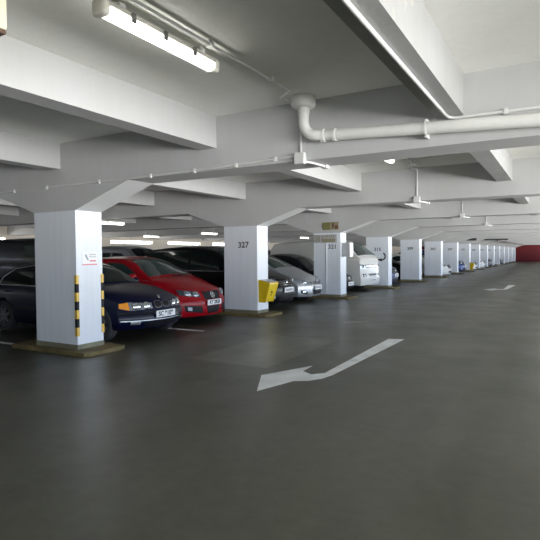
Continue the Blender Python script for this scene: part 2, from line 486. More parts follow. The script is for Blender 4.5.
t = thing('beam_conduit', 'white conduit under the worn joist turning right along the nearest main beam', 'conduit', (5.46, 0, 2.83))
bm = bmesh.new()
tube(bm, [(0, -9, 0), (0, -.14, 0), (.015, -.07, -.003), (.06, -.028, -.006), (.12, -.018, -.008), (7.5, -.018, -.008)], .016, 8)
obj('conduit', bm, M['conduit'], t, smooth=50)
for x in (.52, 1.7, 2.9):
    obj('saddle_clip', rbox(x - .02, x + .02, -.04, -.003, -.035, .02, .006), M['conduit'], t)

# drain pipe on the near main beam
t = thing('drain_pipe', 'thick white drain pipe with round cup and elbow along the nearest main beam', 'pipe', (3.95, -.17, HS - .004))
bm = bmesh.new()
lathe(bm, [(.0, 0), (.135, 0), (.135, -.095), (.12, -.115), (.075, -.125), (.0, -.125)], 'z', seg=28)
obj('drain_cup', bm, M['pipe'], t, smooth=40)
bm = bmesh.new()
pts = [(0, 0, -.11), (0, 0, -.27)]
for k in range(1, 9):
    a = k * PI / 16
    pts.append((.15 * (1 - math.cos(a)) , 0, -.27 - .17 * math.sin(a)))
pts = pts + [(.23, .03, -.447)]
tube(bm, pts, .058, 18)
obj('elbow', bm, M['pipe'], t, smooth=50)
bm = bmesh.new()
slope = -.055
tube(bm, [(.20, .03, -.444), (9.4, .03, -.444 + slope * 9.2)], .060, 18)
obj('pipe', bm, M['pipe'], t, smooth=50)
for x, w, r in ((.22, .05, .070), (.36, .035, .068), (1.32, .02, .068), (3.4, .02, .068)):
    bm = bmesh.new(); zc = -.444 + slope * (x - .2)
    lathe(bm, [(.05, -w / 2), (r, -w / 2), (r, w / 2), (.05, w / 2)], 'x', (x, .03, zc), seg=20)
    if w == .02: box(bm, x - .01, x + .01, .03, .15, zc - .09, zc + .09)
    obj('pipe_collar', bm, M['pipe'], t, smooth=40)
bm = bmesh.new(); lathe(bm, [(.05, -.02), (.066, -.02), (.066, .02), (.05, .02)], 'z', (0, 0, -.17), seg=20)
obj('pipe_collar', bm, M['pipe'], t, smooth=40)

# long dark red sprinkler main towards the end wall and dark hanging sign boxes
t = thing('sprinkler_pipe', 'dark pipe running under the far beams towards the red wall', 'pipe', (1.8, 39, 2.44))
bm = bmesh.new(); tube(bm, [(0, 0, 0), (-.1, 29, 0)], .05, 8); obj('pipe', bm, M['pipered'], t)
for yy in (6.4, 17.1, 27.7):
    bm = bmesh.new(); tube(bm, [(-.02, yy, 0), (-.02, yy, .79)], .012, 6)
    obj('hanger_rod', bm, M['pipered'], t)
t = thing('hanging_sign', 'dark flat hanging sign box under the far beams above the dark pipe', 'sign', (1.85, 37.9, 2.5))
obj('sign_board', rbox(-.85, .85, -.10, .10, -.06, .05, .01), M['dark'], t)
obj('hanger_rod', rbox(-.6, -.58, -.01, .01, .05, HS - 2.5, .002), M['dark'], t)
t = thing('hanging_sign', 'small dark hanging sign box near the columns far along the aisle', 'sign', (.5, 35.0, 2.48))
obj('sign_board', rbox(-.34, .34, -.08, .08, -.1, .08, .01), M['dark'], t)
obj('hanger_rod', rbox(-.01, .01, -.01, .01, .08, HS - 2.48, .002), M['dark'], t)

# cream metal box hanging at the top left corner, close to the camera
t = thing('hanging_sign', 'cream painted hanging box with rusty bottom edge at the top corner by the camera', 'sign', (3.71, -3.6, HS - .004))
obj('sign_board', rbox(-.62, 0, 0, .10, -.45, .0, .015), M['cream'], t)
obj('rusty_edge', rbox(-.615, -.005, .005, .095, -.475, -.448, .008), M['rust'], t, label='rusty brown bottom edge')

# ------------------------------------------------------------------ signs on the columns
t = thing('notice_sign', 'small white notice with red line on the nearest column', 'sign', (.0, .255, 1.455))
obj('sign_board', rbox(0, .008, -.145, .145, -.10, .11, .003), M['white'], t)
obj('red_line', rbox(.008, .010, -.145, .145, -.098, -.08, .0005), M['red'], t)
bm = bmesh.new()
for y, z, w, h in ((.055, .065, .13, .018), (.055, .03, .13, .018)): box(bm, .008, .010, y - w / 2, y + w / 2, z - h / 2, z + h / 2)
obj('printed_lines', bm, M['grey'], t)
obj('red_print', rbox(.008, .010, 0, .12, -.045, -.022, .0005), M['red'], t)
bm = bmesh.new()
prism_xz(bm, [(0, 0), (.002, 0), (.002, .001), (0, .001)], 0, .001)
bm.free(); bm = bmesh.new()
def flat_poly_x(bm, pts, x0, x1):
    a = [bm.verts.new((x0, y, z)) for y, z in pts]; b_ = [bm.verts.new((x1, y, z)) for y, z in pts]
    bm.faces.new(a); bm.faces.new(b_[::-1])
    for k in range(len(pts)): bm.faces.new((a[k], a[(k + 1) % len(pts)], b_[(k + 1) % len(pts)], b_[k]))
flat_poly_x(bm, [(-.095, .05), (-.075, .075), (-.03, .0), (-.025, -.03), (-.05, -.02), (-.075, .02)], .008, .011)
obj('pictogram', bm, M['signblue'], t)

y2 = 2 * P
t = thing('sign_panel', 'wide grey and tan lettered panel across the top of the column numbered 321', 'sign', (-.54, y2, 2.02))
obj('sign_board', rbox(-.42, .42, -.025, 0, -.15, .13, .006), M['grey'], t)
obj('tan_panel', rbox(-.13, .36, -.030, -.02, -.13, -.01, .003), M['tan'], t)
bm = bmesh.new()
for x, h, w in ((-.22, .22, .03), (-.10, .22, .035), (.0, .07, .04), (.08, .07, .05), (.16, .07, .04), (.24, .07, .05), (.32, .07, .03)):
    box(bm, x - w / 2, x + w / 2, -.033, -.02, .10 - h, .10)
obj('lettering', bm, M['tan'], t, label='tan lettering strokes')
bm = bmesh.new(); box(bm, -.41, -.25, -.031, -.02, -.13, .11); obj('dark_panel', bm, M['lightbody'], t)
t = thing('sign_panel', 'small olive and brown board fixed on the beam above the column numbered 321', 'sign', (-.34, y2, 2.43))
obj('sign_board', rbox(-.29, .29, -.03, 0, -.13, .13, .006), M['tan'], t)
bm = bmesh.new(); box(bm, -.28, -.02, -.036, -.02, -.12, .12); obj('olive_panel', bm, simple('sign_olive', (.20, .19, .06), .5, noise=.3, nscale=15), t)
bm = bmesh.new(); box(bm, .06, .12, -.036, -.02, -.06, .1); box(bm, .15, .27, -.036, -.02, -.1, .02); obj('brown_panel', bm, simple('sign_brown', (.12, .06, .03), .5), t)
t = thing('column_conduit', 'thin white conduit up the front of the column numbered 321', 'conduit', (-.50, y2, .14))
bm = bmesh.new(); tube(bm, [(0, -.016, 0), (0, -.016, 1.72)], .014, 8); obj('conduit', bm, M['white'], t, smooth=50)
for z in (.3, 1.0, 1.6): obj('saddle_clip', rbox(-.022, .022, -.034, 0, z - .015, z + .015, .004), M['white'], t)

t = thing('projecting_sign', 'white box sign sticking out from the aisle face of the column numbered 321', 'sign', (.0, y2 + .10, 1.63))
obj('sign_board', rbox(.02, .30, 0, .30, -.24, .24, .012), M['white'], t)
obj('side_panel', rbox(.03, .29, -.006, .004, -.22, .22, .003), M['grey'], t, label='grey side panel')
obj('bracket', rbox(.0, .03, .05, .25, -.12, .12, .004), M['grey'], t)

# yellow bins
def bin_(label, loc, group=None):
    t = thing('litter_bin', label, 'bin', loc, 0, group)
    bm = bmesh.new()
    w = .22
    prof = [(0.01, 0), (.17, 0.0), (.30, .42), (.30, .47), (.01, .53)]
    a = [bm.verts.new((x, -w * (.92 if z < .1 else 1), z)) for x, z in prof]; b_ = [bm.verts.new((x, w * (.92 if z < .1 else 1), z)) for x, z in prof]
    bm.faces.new(a); bm.faces.new(b_[::-1])
    for k in range(5): bm.faces.new((a[k], a[(k + 1) % 5], b_[(k + 1) % 5], b_[k]))
    bevel_all(bm, .012, 2)
    obj('bin_body', bm, M['yellow'], t, smooth=35)
    bm = bmesh.new()
    pr = [(.02, .530), (.29, .478), (.30, .492), (.02, .545)]
    prism_xz(bm, pr, -w + .02, w - .02); obj('lid', bm, M['binlid'], t, label='grey metal lid plate')
    bm = bmesh.new()   # small dark emblem on the slanted front
    for (yy, zz, s) in ((0, .24, .035), (.0, .17, .02)):
        xx = .17 + .13 * zz / .42 + .004
        flat_poly_x(bm, [(yy - s, zz - s * .3), (yy, zz - s), (yy + s, zz - s * .3), (yy + s * .4, zz + s), (yy - s * .4, zz + s)], xx - .004, xx + .006)
    obj('emblem', bm, M['black'], t)
    obj('wall_bracket', rbox(-.004, .02, -.15, .15, .2, .45, .003), M['binlid'], t)
    return t
b0 = bin_('yellow wall bin with grey lid on the column numbered 327', (.006, P + .25, .34))
dup(b0, (.014, 7 * P + .25, .17), 0, 'yellow bin low on a far column along the aisle')

# ------------------------------------------------------------------ vehicles
class Car:
    def __init__(s, spec): s.s = spec; s.W = spec['W']; s.L = spec['L']
    def w(s, x): return s.W * lerp_tab(s.s['plan'], x)
    def zt(s, x): return lerp_tab(s.s['top'], x)
    def zs(s, x): return lerp_tab(s.s['shoulder'], x)
    def nose(s, y, z):
        return s.s['K'] * (abs(y) / s.W) ** s.s.get('Kp', 2.6) + lerp_tab(s.s['nose'], z)
    def tail(s, y, z):
        return .12 * (abs(y) / s.W) ** 3 + lerp_tab(s.s['tail'], z)
    def fade(s, x, y, z):
        D = s.s.get('D', 1.0)
        fx = max(0, 1 + x / D)
        ft = max(0, 1 - (x + s.L) / .9)
        return x - fx * s.nose(y, z) + ft * s.tail(y, z)
    GZ = [(0, .93), (.08, .97), (.35, 1.0), (.70, .995), (.9, .975), (1.0, .95)]
    def side_y(s, x, z):
        zb, zs = s.s['zb'], s.zs(x)
        t = min(1, max(0, (z - zb) / (zs - zb)))
        return s.w(x) * lerp_tab(Car.GZ, t)
    def front(s, y, z, off=0): return Vector((-s.nose(y, z) + off, y, z))
    # cabin
    def zr(s, x): return lerp_tab(s.s['roof'], x)
    def gy(s, z):
        t = min(1, max(0, (z - s.s['belt']) / (s.s['zmax'] - s.s['belt'])))
        return s.s['gb'] + (s.s['gr'] - s.s['gb']) * t ** 1.35

def body_mesh(c):
    s = c.s; bm = bmesh.new(); L = c.L
    arch = [(s['xf'], s['R'] + .055), (s['xr'], s['R'] + .055)]
    xs = []; x = 0
    while x > -L: xs.append(x); x -= .045
    xs.append(-L)
    for xa, ra in arch:
        xs += [xa - ra, xa + ra, xa - ra * .99, xa + ra * .99, xa - ra * .96, xa + ra * .96]
    xs = sorted(set(round(v, 4) for v in xs), reverse=True)
    rings = []
    for x in xs:
        W = c.w(x); zb = s['zb'] + .10 * max(0, 1 + x / .5) * s.get('lip', 0) ; zs = c.zs(x); zt = c.zt(x)
        az = 0
        for xa, ra in arch:
            d = abs(x - xa)
            if d < ra: az = s['R'] + math.sqrt(ra * ra - d * d) * .98
        sec = [(0, zb), (.66 * W, zb), (.665 * W, max(zb, az)), (.93 * W, max(zb, az))]
        for t in (.04, .12, .22, .35, .5, .65, .78, .88, .95, 1.0):
            z = zb + t * (zs - zb)
            sec.append((c.side_y(x, z), max(z, min(az, zs - .04))))
        ye = c.side_y(x, zs)
        for ty, tz in ((.955, .28), (.89, .52), (.78, .72), (.6, .87), (.35, .965), (0, 1)):
            sec.append((ye * ty, zs + (zt - zs) * tz))
        rings.append((x, sec))
    def V(x, y, z): return bm.verts.new((c.fade(x, y, z), y, z))
    L_ = []; R_ = []
    for x, sec in rings:
        L_.append([V(x, y, z) for y, z in sec]); R_.append([V(x, -y, z) for y, z in sec])
    n = len(rings[0][1])
    for side, flip in ((L_, 1), (R_, 0)):
        for a, b_ in zip(side, side[1:]):
            for j in range(n - 1):
                f = bm.faces.new((a[j], a[j + 1], b_[j + 1], b_[j]) if flip else (a[j], b_[j], b_[j + 1], a[j + 1]))
                f.material_index = 1 if j < 3 else 0
    # caps with enough columns to follow the plan curve
    for idx in (0, -1):
        x, sec = rings[idx]; grid = []
        K = 18
        for y, z in sec[3:]:
            grid.append([V(x, y * (-1 + 2 * k / K), z) for k in range(K + 1)])
        for a, b_ in zip(grid, grid[1:]):
            for k in range(K):
                try: bm.faces.new((a[k], a[k + 1], b_[k + 1], b_[k]))
                except ValueError: pass
    return bm

def cabin_mesh(c):
    s = c.s; bm = bmesh.new(); xs = []
    x1, x0 = s['roof'][-1][0], s['roof'][0][0]
    n = 44
    for k in range(n + 1): xs.append(x1 + (x0 - x1) * k / n)
    rows = []
    crown = s.get('crown', .05)
    for x in xs:
        zr = c.zr(x); belt = s['belt']
        r = min(.13, max(.01, (zr - belt) * .35))
        zc = zr - crown
        zside = max(belt - .04, zc - r)
        sec = [(c.gy(belt), belt - .05)]
        for t in (.0, .2, .4, .6, .8, 1.0):
            z = belt - .04 + t * (zside - belt + .04); sec.append((c.gy(z), z))
        yw = c.gy(zside)
        for k in range(1, 6):
            a = k * PI / 2 / 5
            sec.append((yw - r * 1.1 * (1 - math.cos(a)), zside + r * math.sin(a)))
        yt = yw - r * 1.1
        for t in (.75, .5, .25, 0): sec.append((yt * t, zc + crown * (1 - t * t)))
        rows.append((x, sec))
    nn = len(rows[0][1])
    for sg in (1, -1):
        vs = [[bm.verts.new((x, sg * y, z)) for y, z in sec] for x, sec in rows]
        for a, b_ in zip(vs, vs[1:]):
            for j in range(nn - 1): bm.faces.new((a[j], a[j + 1], b_[j + 1], b_[j]))
    return bm

def top_patch(c, xa, xb, margin, off=.008, n=14, m=14, inset_top=0):
    """patch lying on the windscreen / rear window surface between stations xa and xb"""
    s = c.s; bm = bmesh.new(); rows = []; crown = s.get('crown', .05)
    for i in range(n + 1):
        x = xa + (xb - xa) * i / n; zr = c.zr(x); belt = s['belt']
        r = min(.13, max(.01, (zr - belt) * .35)); zside = max(belt - .04, zr - crown - r)
        yt = c.gy(zside) - r * 1.1 - margin + .06
        sl = (c.zr(x + .01) - c.zr(x - .01)) / .02; ln = math.hypot(1, sl)
        row = []
        for k in range(m + 1):
            t = -1 + 2 * k / m
            row.append(bm.verts.new((x - off * sl / ln, yt * t, zr - crown + crown * (1 - t * t) + off / ln)))
        rows.append(row)
    for a, b_ in zip(rows, rows[1:]):
        for k in range(m): bm.faces.new((a[k], a[k + 1], b_[k + 1], b_[k]))
    return bm

def quad_grid(q, n, m, f):
    """bilinear grid over quad q (4 corners in 2-D) mapped by f"""
    bm = bmesh.new(); rows = []
    for i in range(n + 1):
        u = i / n; row = []
        for k in range(m + 1):
            v = k / m
            a = [(1 - u) * (1 - v) * q[0][d] + u * (1 - v) * q[1][d] + u * v * q[2][d] + (1 - u) * v * q[3][d] for d in (0, 1)]
            row.append(bm.verts.new(f(*a)))
        rows.append(row)
    for a, b_ in zip(rows, rows[1:]):
        for k in range(m): bm.faces.new((a[k], b_[k], b_[k + 1], a[k + 1]))
    return bm

def poly_grid(poly, f, n=8, m=6):
    """patch for an outline given as a lower and an upper chain (same length)"""
    lo, up = poly; bm = bmesh.new(); rows = []
    for k in range(len(lo) - 1):
        for i in range(n + (1 if k == len(lo) - 2 else 0)):
            t = i / n
            a = (lo[k][0] + (lo[k + 1][0] - lo[k][0]) * t, lo[k][1] + (lo[k + 1][1] - lo[k][1]) * t)
            b_ = (up[k][0] + (up[k + 1][0] - up[k][0]) * t, up[k][1] + (up[k + 1][1] - up[k][1]) * t)
            rows.append([bm.verts.new(f(a[0] + (b_[0] - a[0]) * j / m, a[1] + (b_[1] - a[1]) * j / m)) for j in range(m + 1)])
    for a, b_ in zip(rows, rows[1:]):
        for j in range(m):
            bm.faces.new((a[j], b_[j], b_[j + 1], a[j + 1]))
    return bm

def disc(c, y0, z0, ry, rz, off, rings=4, seg=20, bulge=.0, inner=0, e=1.0):
    bm = bmesh.new(); R = []
    cs = lambda a: math.copysign(abs(math.cos(a)) ** e, math.cos(a))
    sn = lambda a: math.copysign(abs(math.sin(a)) ** e, math.sin(a))
    for i in range(rings + 1):
        t = inner + (1 - inner) * i / rings
        R.append([bm.verts.new(c.front(y0 + ry * t * cs(2 * PI * k / seg), z0 + rz * t * sn(2 * PI * k / seg), off + bulge * (1 - t * t))) for k in range(seg)])
    for a, b_ in zip(R, R[1:]):
        for k in range(seg): bm.faces.new((a[k], a[(k + 1) % seg], b_[(k + 1) % seg], b_[k]))
    if not inner: bm.faces.new(R[0])
    return bm

def wheel(parent, x, y, R, sgn, spokes=5):
    bm = bmesh.new(); w = .10
    lathe(bm, [(R * .66, -w), (R * .93, -w), (R * .985, -w * .8), (R, -w * .4), (R, w * .4), (R * .985, w * .8), (R * .93, w), (R * .66, w * .95), (R * .64, w * .5)], 'y', seg=36)
    wobj = obj('wheel', bm, M['tyre'], parent, smooth=45, loc=(x, y, R))
    bm = bmesh.new()
    lathe(bm, [(R * .69, w * .96 * sgn), (R * .66, w * 1.0 * sgn), (R * .60, w * .85 * sgn), (R * .60, -w * .3 * sgn)], 'y', seg=36)
    lathe(bm, [(R * .62, w * .1 * sgn), (.01, w * .1 * sgn)], 'y', seg=36, mi=1)
    lathe(bm, [(.012, w * .95 * sgn), (R * .16, w * .92 * sgn), (R * .2, w * .7 * sgn)], 'y', seg=20)
    for k in range(spokes):
        a = 2 * PI * k / spokes + .3
        d = Vector((math.cos(a), 0, math.sin(a))); nrm = Vector((-math.sin(a), 0, math.cos(a)))
        ya, yb = w * .5 * sgn, w * .9 * sgn
        v = []
        for rr, hw in ((R * .12, R * .10), (R * .63, R * .085)):
            for yy in (ya, yb):
                for e in (-1, 1): v.append(bm.verts.new(d * rr + nrm * hw * e + Vector((0, yy, 0))))
        for idx in ((0, 1, 3, 2), (4, 6, 7, 5), (0, 4, 5, 1), (2, 3, 7, 6), (0, 2, 6, 4), (1, 5, 7, 3)): bm.faces.new([v[i] for i in idx])
    obj('rim', bm, [M['rim'], M['black']], wobj, smooth=35)

def plate(c, parent, y, z, off, text, w=.50, h=.115):
    x = -c.nose(y, z) + off
    pl = obj('number_plate', rbox(x, x + .012, y - w / 2, y + w / 2, z - h / 2, z + h / 2, .004), M['plate'], parent, label='white number plate')
    if text:
        text_mesh('plate_lettering', text, h * .95, M['black'], pl, face_pos_x(x + .0125, y, z - .002), bold=.0035, squeeze=.98)
    else:   # illegible at this size
        bm = bmesh.new(); box(bm, x + .012, x + .0135, y - w * .40, y + w * .40, z - h * .26, z + h * .26)
        obj('plate_lettering', bm, M['platemark'], pl)

def mirror(c, parent, x, z, mat):
    for sg in (1, -1):
        y = c.gy(z) if z > c.s['belt'] else c.s['gb']
        bm = bmesh.new()
        bmesh.ops.create_icosphere(bm, subdivisions=3, radius=1)
        for v in bm.verts:
            q = v.co; v.co = Vector((x + .07 * q.x + (.03 if q.x > 0 else 0) * (1 - abs(q.y)), sg * (y + .13 + .105 * q.y), z + .065 * q.z))
        tube(bm, [(x - .01, sg * (y - .03), z - .05), (x, sg * (y + .08), z - .03)], .022, 8)
        mo = obj('wing_mirror', bm, mat, parent, smooth=60)

def basic_car(name, spec, label, cat, loc, group=None, rotz=0):
    c = Car(spec); mat = spec['mat']
    t = thing(name, label, cat, loc, rotz, group)
    obj('body', body_mesh(c), [mat, M['black']], t, smooth=38)
    obj('cabin', cabin_mesh(c), spec.get('cabmat', mat), t, smooth=38)
    g = spec.get('glass', M['glass'])
    xa, xb = spec['ws']; obj('windscreen', top_patch(c, xa, xb, .07), g, t, smooth=60)
    xa, xb = spec['rw']; obj('rear_window', top_patch(c, xa, xb, .07), g, t, smooth=60)
    for sg in (1, -1):
        for lo, up in spec['sides']:
            f = lambda x, z, sg=sg: Vector((x, sg * (c.gy(z) + .007), z))
            obj('side_window', poly_grid((lo, up), f), spec.get('sideglass', g), t, smooth=60)
        if spec.get('chromeline'):
            bm = bmesh.new(); tube(bm, [(x, sg * (c.gy(z) + .010), z) for x, z in spec['chromeline']], .010, 6)
            obj('window_trim', bm, M['trim'], t, smooth=60)
        for x, y in ((spec['xf'], 1), (spec['xr'], 1)):
            wheel(t, x, sg * (c.w(x) - .105), spec['R'], sg, spec.get('spokes', 5))
        # door seams and handles
        for x in spec['seams']:
            f = lambda xx, z, sg=sg: Vector((xx, sg * (c.side_y(xx, z) + .003), z))
            obj('door_seam', quad_grid([(x - .006, spec['zb'] + .12), (x + .006, spec['zb'] + .12), (x + .006, c.zs(x) - .005), (x - .006, c.zs(x) - .005)], 1, 8, f), M['black'], t)
        for x in spec['handles']:
            z = c.zs(x) - .10; y = c.side_y(x, z)
            bm = bmesh.new(); tube(bm, [(x - .09, sg * (y - .01), z), (x - .07, sg * (y + .028), z), (x + .07, sg * (y + .028), z), (x + .09, sg * (y - .01), z)], .013, 8)
            obj('door_handle', bm, spec.get('handlemat', mat), t, smooth=60)
        if spec.get('rub'):
            z = spec['rub']; f = lambda xx, zz, sg=sg: Vector((xx, sg * (c.side_y(xx, zz) + .012), zz))
            obj('side_moulding', quad_grid([(spec['xr'] + .42, z - .03), (spec['xf'] - .42, z - .03), (spec['xf'] - .42, z + .03), (spec['xr'] + .42, z + .03)], 20, 2, f), spec.get('rubmat', M['black']), t, smooth=60)
        # tail lamp
        f = lambda y, z, sg=sg: Vector((-c.L + c.tail(y, z) - .006, sg * y, z))
        zt_ = c.zs(-c.L) - .03
        obj('tail_lamp', quad_grid([(c.W * .55, zt_ - .17), (c.W * .86, zt_ - .17), (c.W * .86, zt_), (c.W * .55, zt_)], 6, 3, f), M['redlens'], t)
    mirror(c, t, spec['mx'], spec['mz'], spec.get('mirmat', mat))
    return t, c

def fpatch(c, t, name, q, mat, off=.006, both=True, n=10, m=5, label=None):
    for sg in ((1, -1) if both else (1,)):
        f = lambda y, z, sg=sg: c.front(sg * y, z, off)
        obj(name, quad_grid(q, n, m, f), mat, t, smooth=60, label=label)

def bars(c, t, name, y0, y1, zs, th, mat, off=.012):
    bm = bmesh.new()
    for z in zs:
        rows = []
        for k in range(13):
            y = y0 + (y1 - y0) * k / 12
            rows.append([bm.verts.new(c.front(y, z + d, off)) for d in (-th / 2, th / 2)])
        for a, b_ in zip(rows, rows[1:]): bm.faces.new((a[0], b_[0], b_[1], a[1]))
    obj(name, bm, mat, t, smooth=60)

# ---- dark blue saloon (twin round lamps, split grille)
SALOON = dict(L=4.47, W=.87, zb=.19, mat=M['navy'],
    plan=[(-4.47, .90), (-4.1, .965), (-3.4, 1), (-1.0, 1), (-.5, .99), (0, .955)],
    top=[(-4.47, .93), (-4.2, 1.0), (-3.6, 1.0), (-1.35, .96), (-.9, .92), (-.45, .855), (-.15, .785), (0, .70)],
    shoulder=[(-4.47, .84), (-3.9, .91), (-1.3, .88), (-.8, .83), (-.35, .755), (0, .66)],
    nose=[(.15, .16), (.25, .06), (.34, .0), (.46, .0), (.50, .035), (.62, .07), (.72, .13), (.8, .2)], K=.34, Kp=2.8,
    tail=[(.2, .12), (.4, 0), (.6, .02), (.95, .1)],
    roof=[(-4.12, .93), (-3.95, 1.02), (-3.62, 1.24), (-3.3, 1.365), (-2.75, 1.415), (-2.3, 1.40), (-2.0, 1.335), (-1.55, 1.10), (-1.22, .92)],
    belt=.90, zmax=1.415, gb=.795, gr=.56, crown=.04,
    ws=(-1.95, -1.34), rw=(-3.98, -3.42),
    sides=[([(-2.62, .935), (-2.1, .935), (-1.62, .935)], [(-2.62, 1.30), (-2.1, 1.27), (-1.66, 1.02)]),
           ([(-3.66, .95), (-3.2, .94), (-2.70, .935)], [(-3.60, 1.06), (-3.3, 1.23), (-2.70, 1.30)])],
    chromeline=[(-1.58, .925), (-2.6, .925), (-3.68, .94), (-3.62, 1.09), (-3.32, 1.25), (-2.75, 1.325), (-2.15, 1.30), (-1.60, 1.00)],
    xf=-.76, xr=-3.49, R=.315, seams=[-1.42, -2.66, -3.55], handles=[-2.45, -3.35], rub=.50, rubmat=M['charcoal'], mx=-1.62, mz=.97, spokes=7, lip=.2)
t, c = basic_car('saloon_car', SALOON, 'dark blue saloon with amber indicators parked behind the nearest column', 'car', (.17, 1.79, 0))
fpatch(c, t, 'headlamp', [(.25, .560), (.66, .545), (.66, .685), (.25, .66)], M['lamp'], .008)
for sg in (1, -1):
    for y in (.36, .545):
        obj('headlamp_reflector', disc(c, sg * y, .620, .066, .060, .014, bulge=.02), M['reflector'], t, smooth=60)
        obj('headlamp_ring', disc(c, sg * y, .620, .078, .068, .012, inner=.86), M['black'], t, smooth=60)
fpatch(c, t, 'indicator', [(.665, .548), (.80, .590), (.785, .665), (.665, .686)], M['amber'], .010, label='amber indicator lens')
for sg in (1, -1):   # split kidney-shaped grille
    obj('grille', disc(c, sg * .105, .625, .082, .055, .012, e=.55), M['black'], t, smooth=60)
    obj('grille_surround', disc(c, sg * .105, .625, .090, .063, .016, inner=.90, e=.55), M['rim'], t, smooth=60)
for sg in (1, -1):
    bm = bmesh.new()
    for k in range(9):
        y = sg * (.045 + k * .015)
        r = [bm.verts.new(c.front(y + d, z, .02)) for z in (.59, .66) for d in (-.003, .003)]
        bm.faces.new((r[0], r[1], r[3], r[2]))
    obj('grille_bars', bm, M['charcoal'], t)
fpatch(c, t, 'bumper_strip', [(.0, .465), (.80, .470), (.80, .515), (.0, .515)], M['charcoal'], .014, n=16)
fpatch(c, t, 'lower_intake', [(.0, .235), (.42, .245), (.45, .33), (.0, .33)], M['black'], .006, n=10)
fpatch(c, t, 'fog_lamp', [(.53, .30), (.68, .30), (.68, .365), (.53, .365)], M['reflector'], .010, n=6, m=3)
fpatch(c, t, 'bumper_chrome', [(.0, .352), (.82, .36), (.82, .376), (.0, .368)], M['chrome'], .012, n=16, m=1)
plate(c, t, 0, .455, .022, 'SC 9109', .50, .12)
obj('emblem', disc(c, 0, .752, .032, .03, .01, bulge=.01), M['chrome'], t, smooth=60)

# ---- red hatchback
HATCH = dict(L=4.2, W=.88, zb=.17, mat=M['carred'],
    plan=[(-4.2, .90), (-3.8, .97), (-3.2, 1), (-1.0, 1), (-.5, .99), (0, .95)],
    top=[(-4.2, .96), (-3.9, 1.02), (-1.3, 1.03), (-.9, .975), (-.45, .875), (-.18, .80), (0, .705)],
    shoulder=[(-4.2, .90), (-3.7, .95), (-1.3, .93), (-.8, .86), (-.35, .76), (0, .66)],
    nose=[(.12, .10), (.2, .03), (.32, .0), (.50, .0), (.52, .02), (.64, .06), (.74, .13), (.82, .22)], K=.36, Kp=2.6,
    tail=[(.2, .1), (.4, 0), (.6, .02), (1.0, .1)],
    roof=[(-4.16, .95), (-4.02, 1.15), (-3.75, 1.38), (-3.3, 1.45), (-2.7, 1.485), (-2.25, 1.475), (-1.95, 1.42), (-1.45, 1.18), (-1.05, .97)],
    belt=.94, zmax=1.485, gb=.80, gr=.58, crown=.04,
    ws=(-1.97, -1.2), rw=(-4.12, -3.80), glass=M['glasslt'],
    sides=[([(-2.55, .985), (-2.0, .98), (-1.52, .975)], [(-2.55, 1.36), (-2.1, 1.34), (-1.60, 1.10)]),
           ([(-3.55, 1.0), (-3.1, .99), (-2.63, .985)], [(-3.45, 1.26), (-3.1, 1.34), (-2.63, 1.36)])],
    xf=-.84, xr=-3.42, R=.32, seams=[-1.4, -2.6, -3.4], handles=[-2.4, -3.2], mx=-1.55, mz=1.03, rub=.42, rubmat=M['carred'], lip=.0)
t, c = basic_car('hatchback_car', HATCH, 'red hatchback with black grille parked beside the dark blue saloon', 'car', (-.32, 3.96, 0))
fpatch(c, t, 'headlamp', [(.36, .580), (.78, .630), (.80, .755), (.40, .710)], M['lampdark'], .008)
for sg in (1, -1):
    for y, z in ((.475, .647), (.635, .677)):
        obj('headlamp_reflector', disc(c, sg * y, z, .062, .055, .014, bulge=.02), M['lamp'], t, smooth=60)
fpatch(c, t, 'grille', [(.0, .39), (.235, .39), (.33, .70), (.0, .70)], M['black'], .008)
bars(c, t, 'grille_slats', -.24, .24, (.60, .65), .006, M['charcoal'], .011)
fpatch(c, t, 'grille_trim', [(.322, .695), (.338, .695), (.25, .39), (.232, .39)], M['carred'], .014, n=1, m=8)
fpatch(c, t, 'plate_bar', [(.0, .495), (.30, .495), (.31, .52), (.0, .52)], M['carred'], .014)
fpatch(c, t, 'lower_intake', [(.0, .215), (.19, .215), (.24, .38), (.0, .38)], M['black'], .010)
fpatch(c, t, 'fog_intake', [(.33, .235), (.72, .29), (.74, .42), (.37, .39)], M['black'], .008)
fpatch(c, t, 'fog_lamp', [(.60, .30), (.68, .31), (.68, .385), (.60, .375)], M['lamp'], .014, n=4, m=4)
fpatch(c, t, 'bumper_reflection_strip', [(.36, .47), (.76, .50), (.76, .535), (.36, .505)], M['carred'], .010)
obj('emblem_ring', disc(c, 0, .620, .072, .072, .030, inner=.84), M['chrome'], t, smooth=60, label='chrome ring emblem')
bm = bmesh.new()
for pts in (((-.032, .677), (0, .627), (.032, .677)), ((-.060, .645), (-.028, .567), (0, .613), (.028, .567), (.060, .645))):
    for p, q in zip(pts, pts[1:]):
        tube(bm, [c.front(p[0], p[1], .030), c.front(q[0], q[1], .030)], .007, 6)
obj('emblem_letters', bm, M['chrome'], t)
obj('emblem_backing', disc(c, 0, .620, .07, .07, .024), M['lampdark'], t, smooth=60)
plate(c, t, 0, .455, .024, 'KT 2828', .50, .115)
bm = bmesh.new()
for s in (-1, 1):
    tube(bm, [(-1.08, s * .10, 1.02), (-1.14, s * .10 + .42, 1.035), (-1.18, s * .1 + .62, 1.05)], .010, 6)
obj('wiper', bm, M['black'], t)

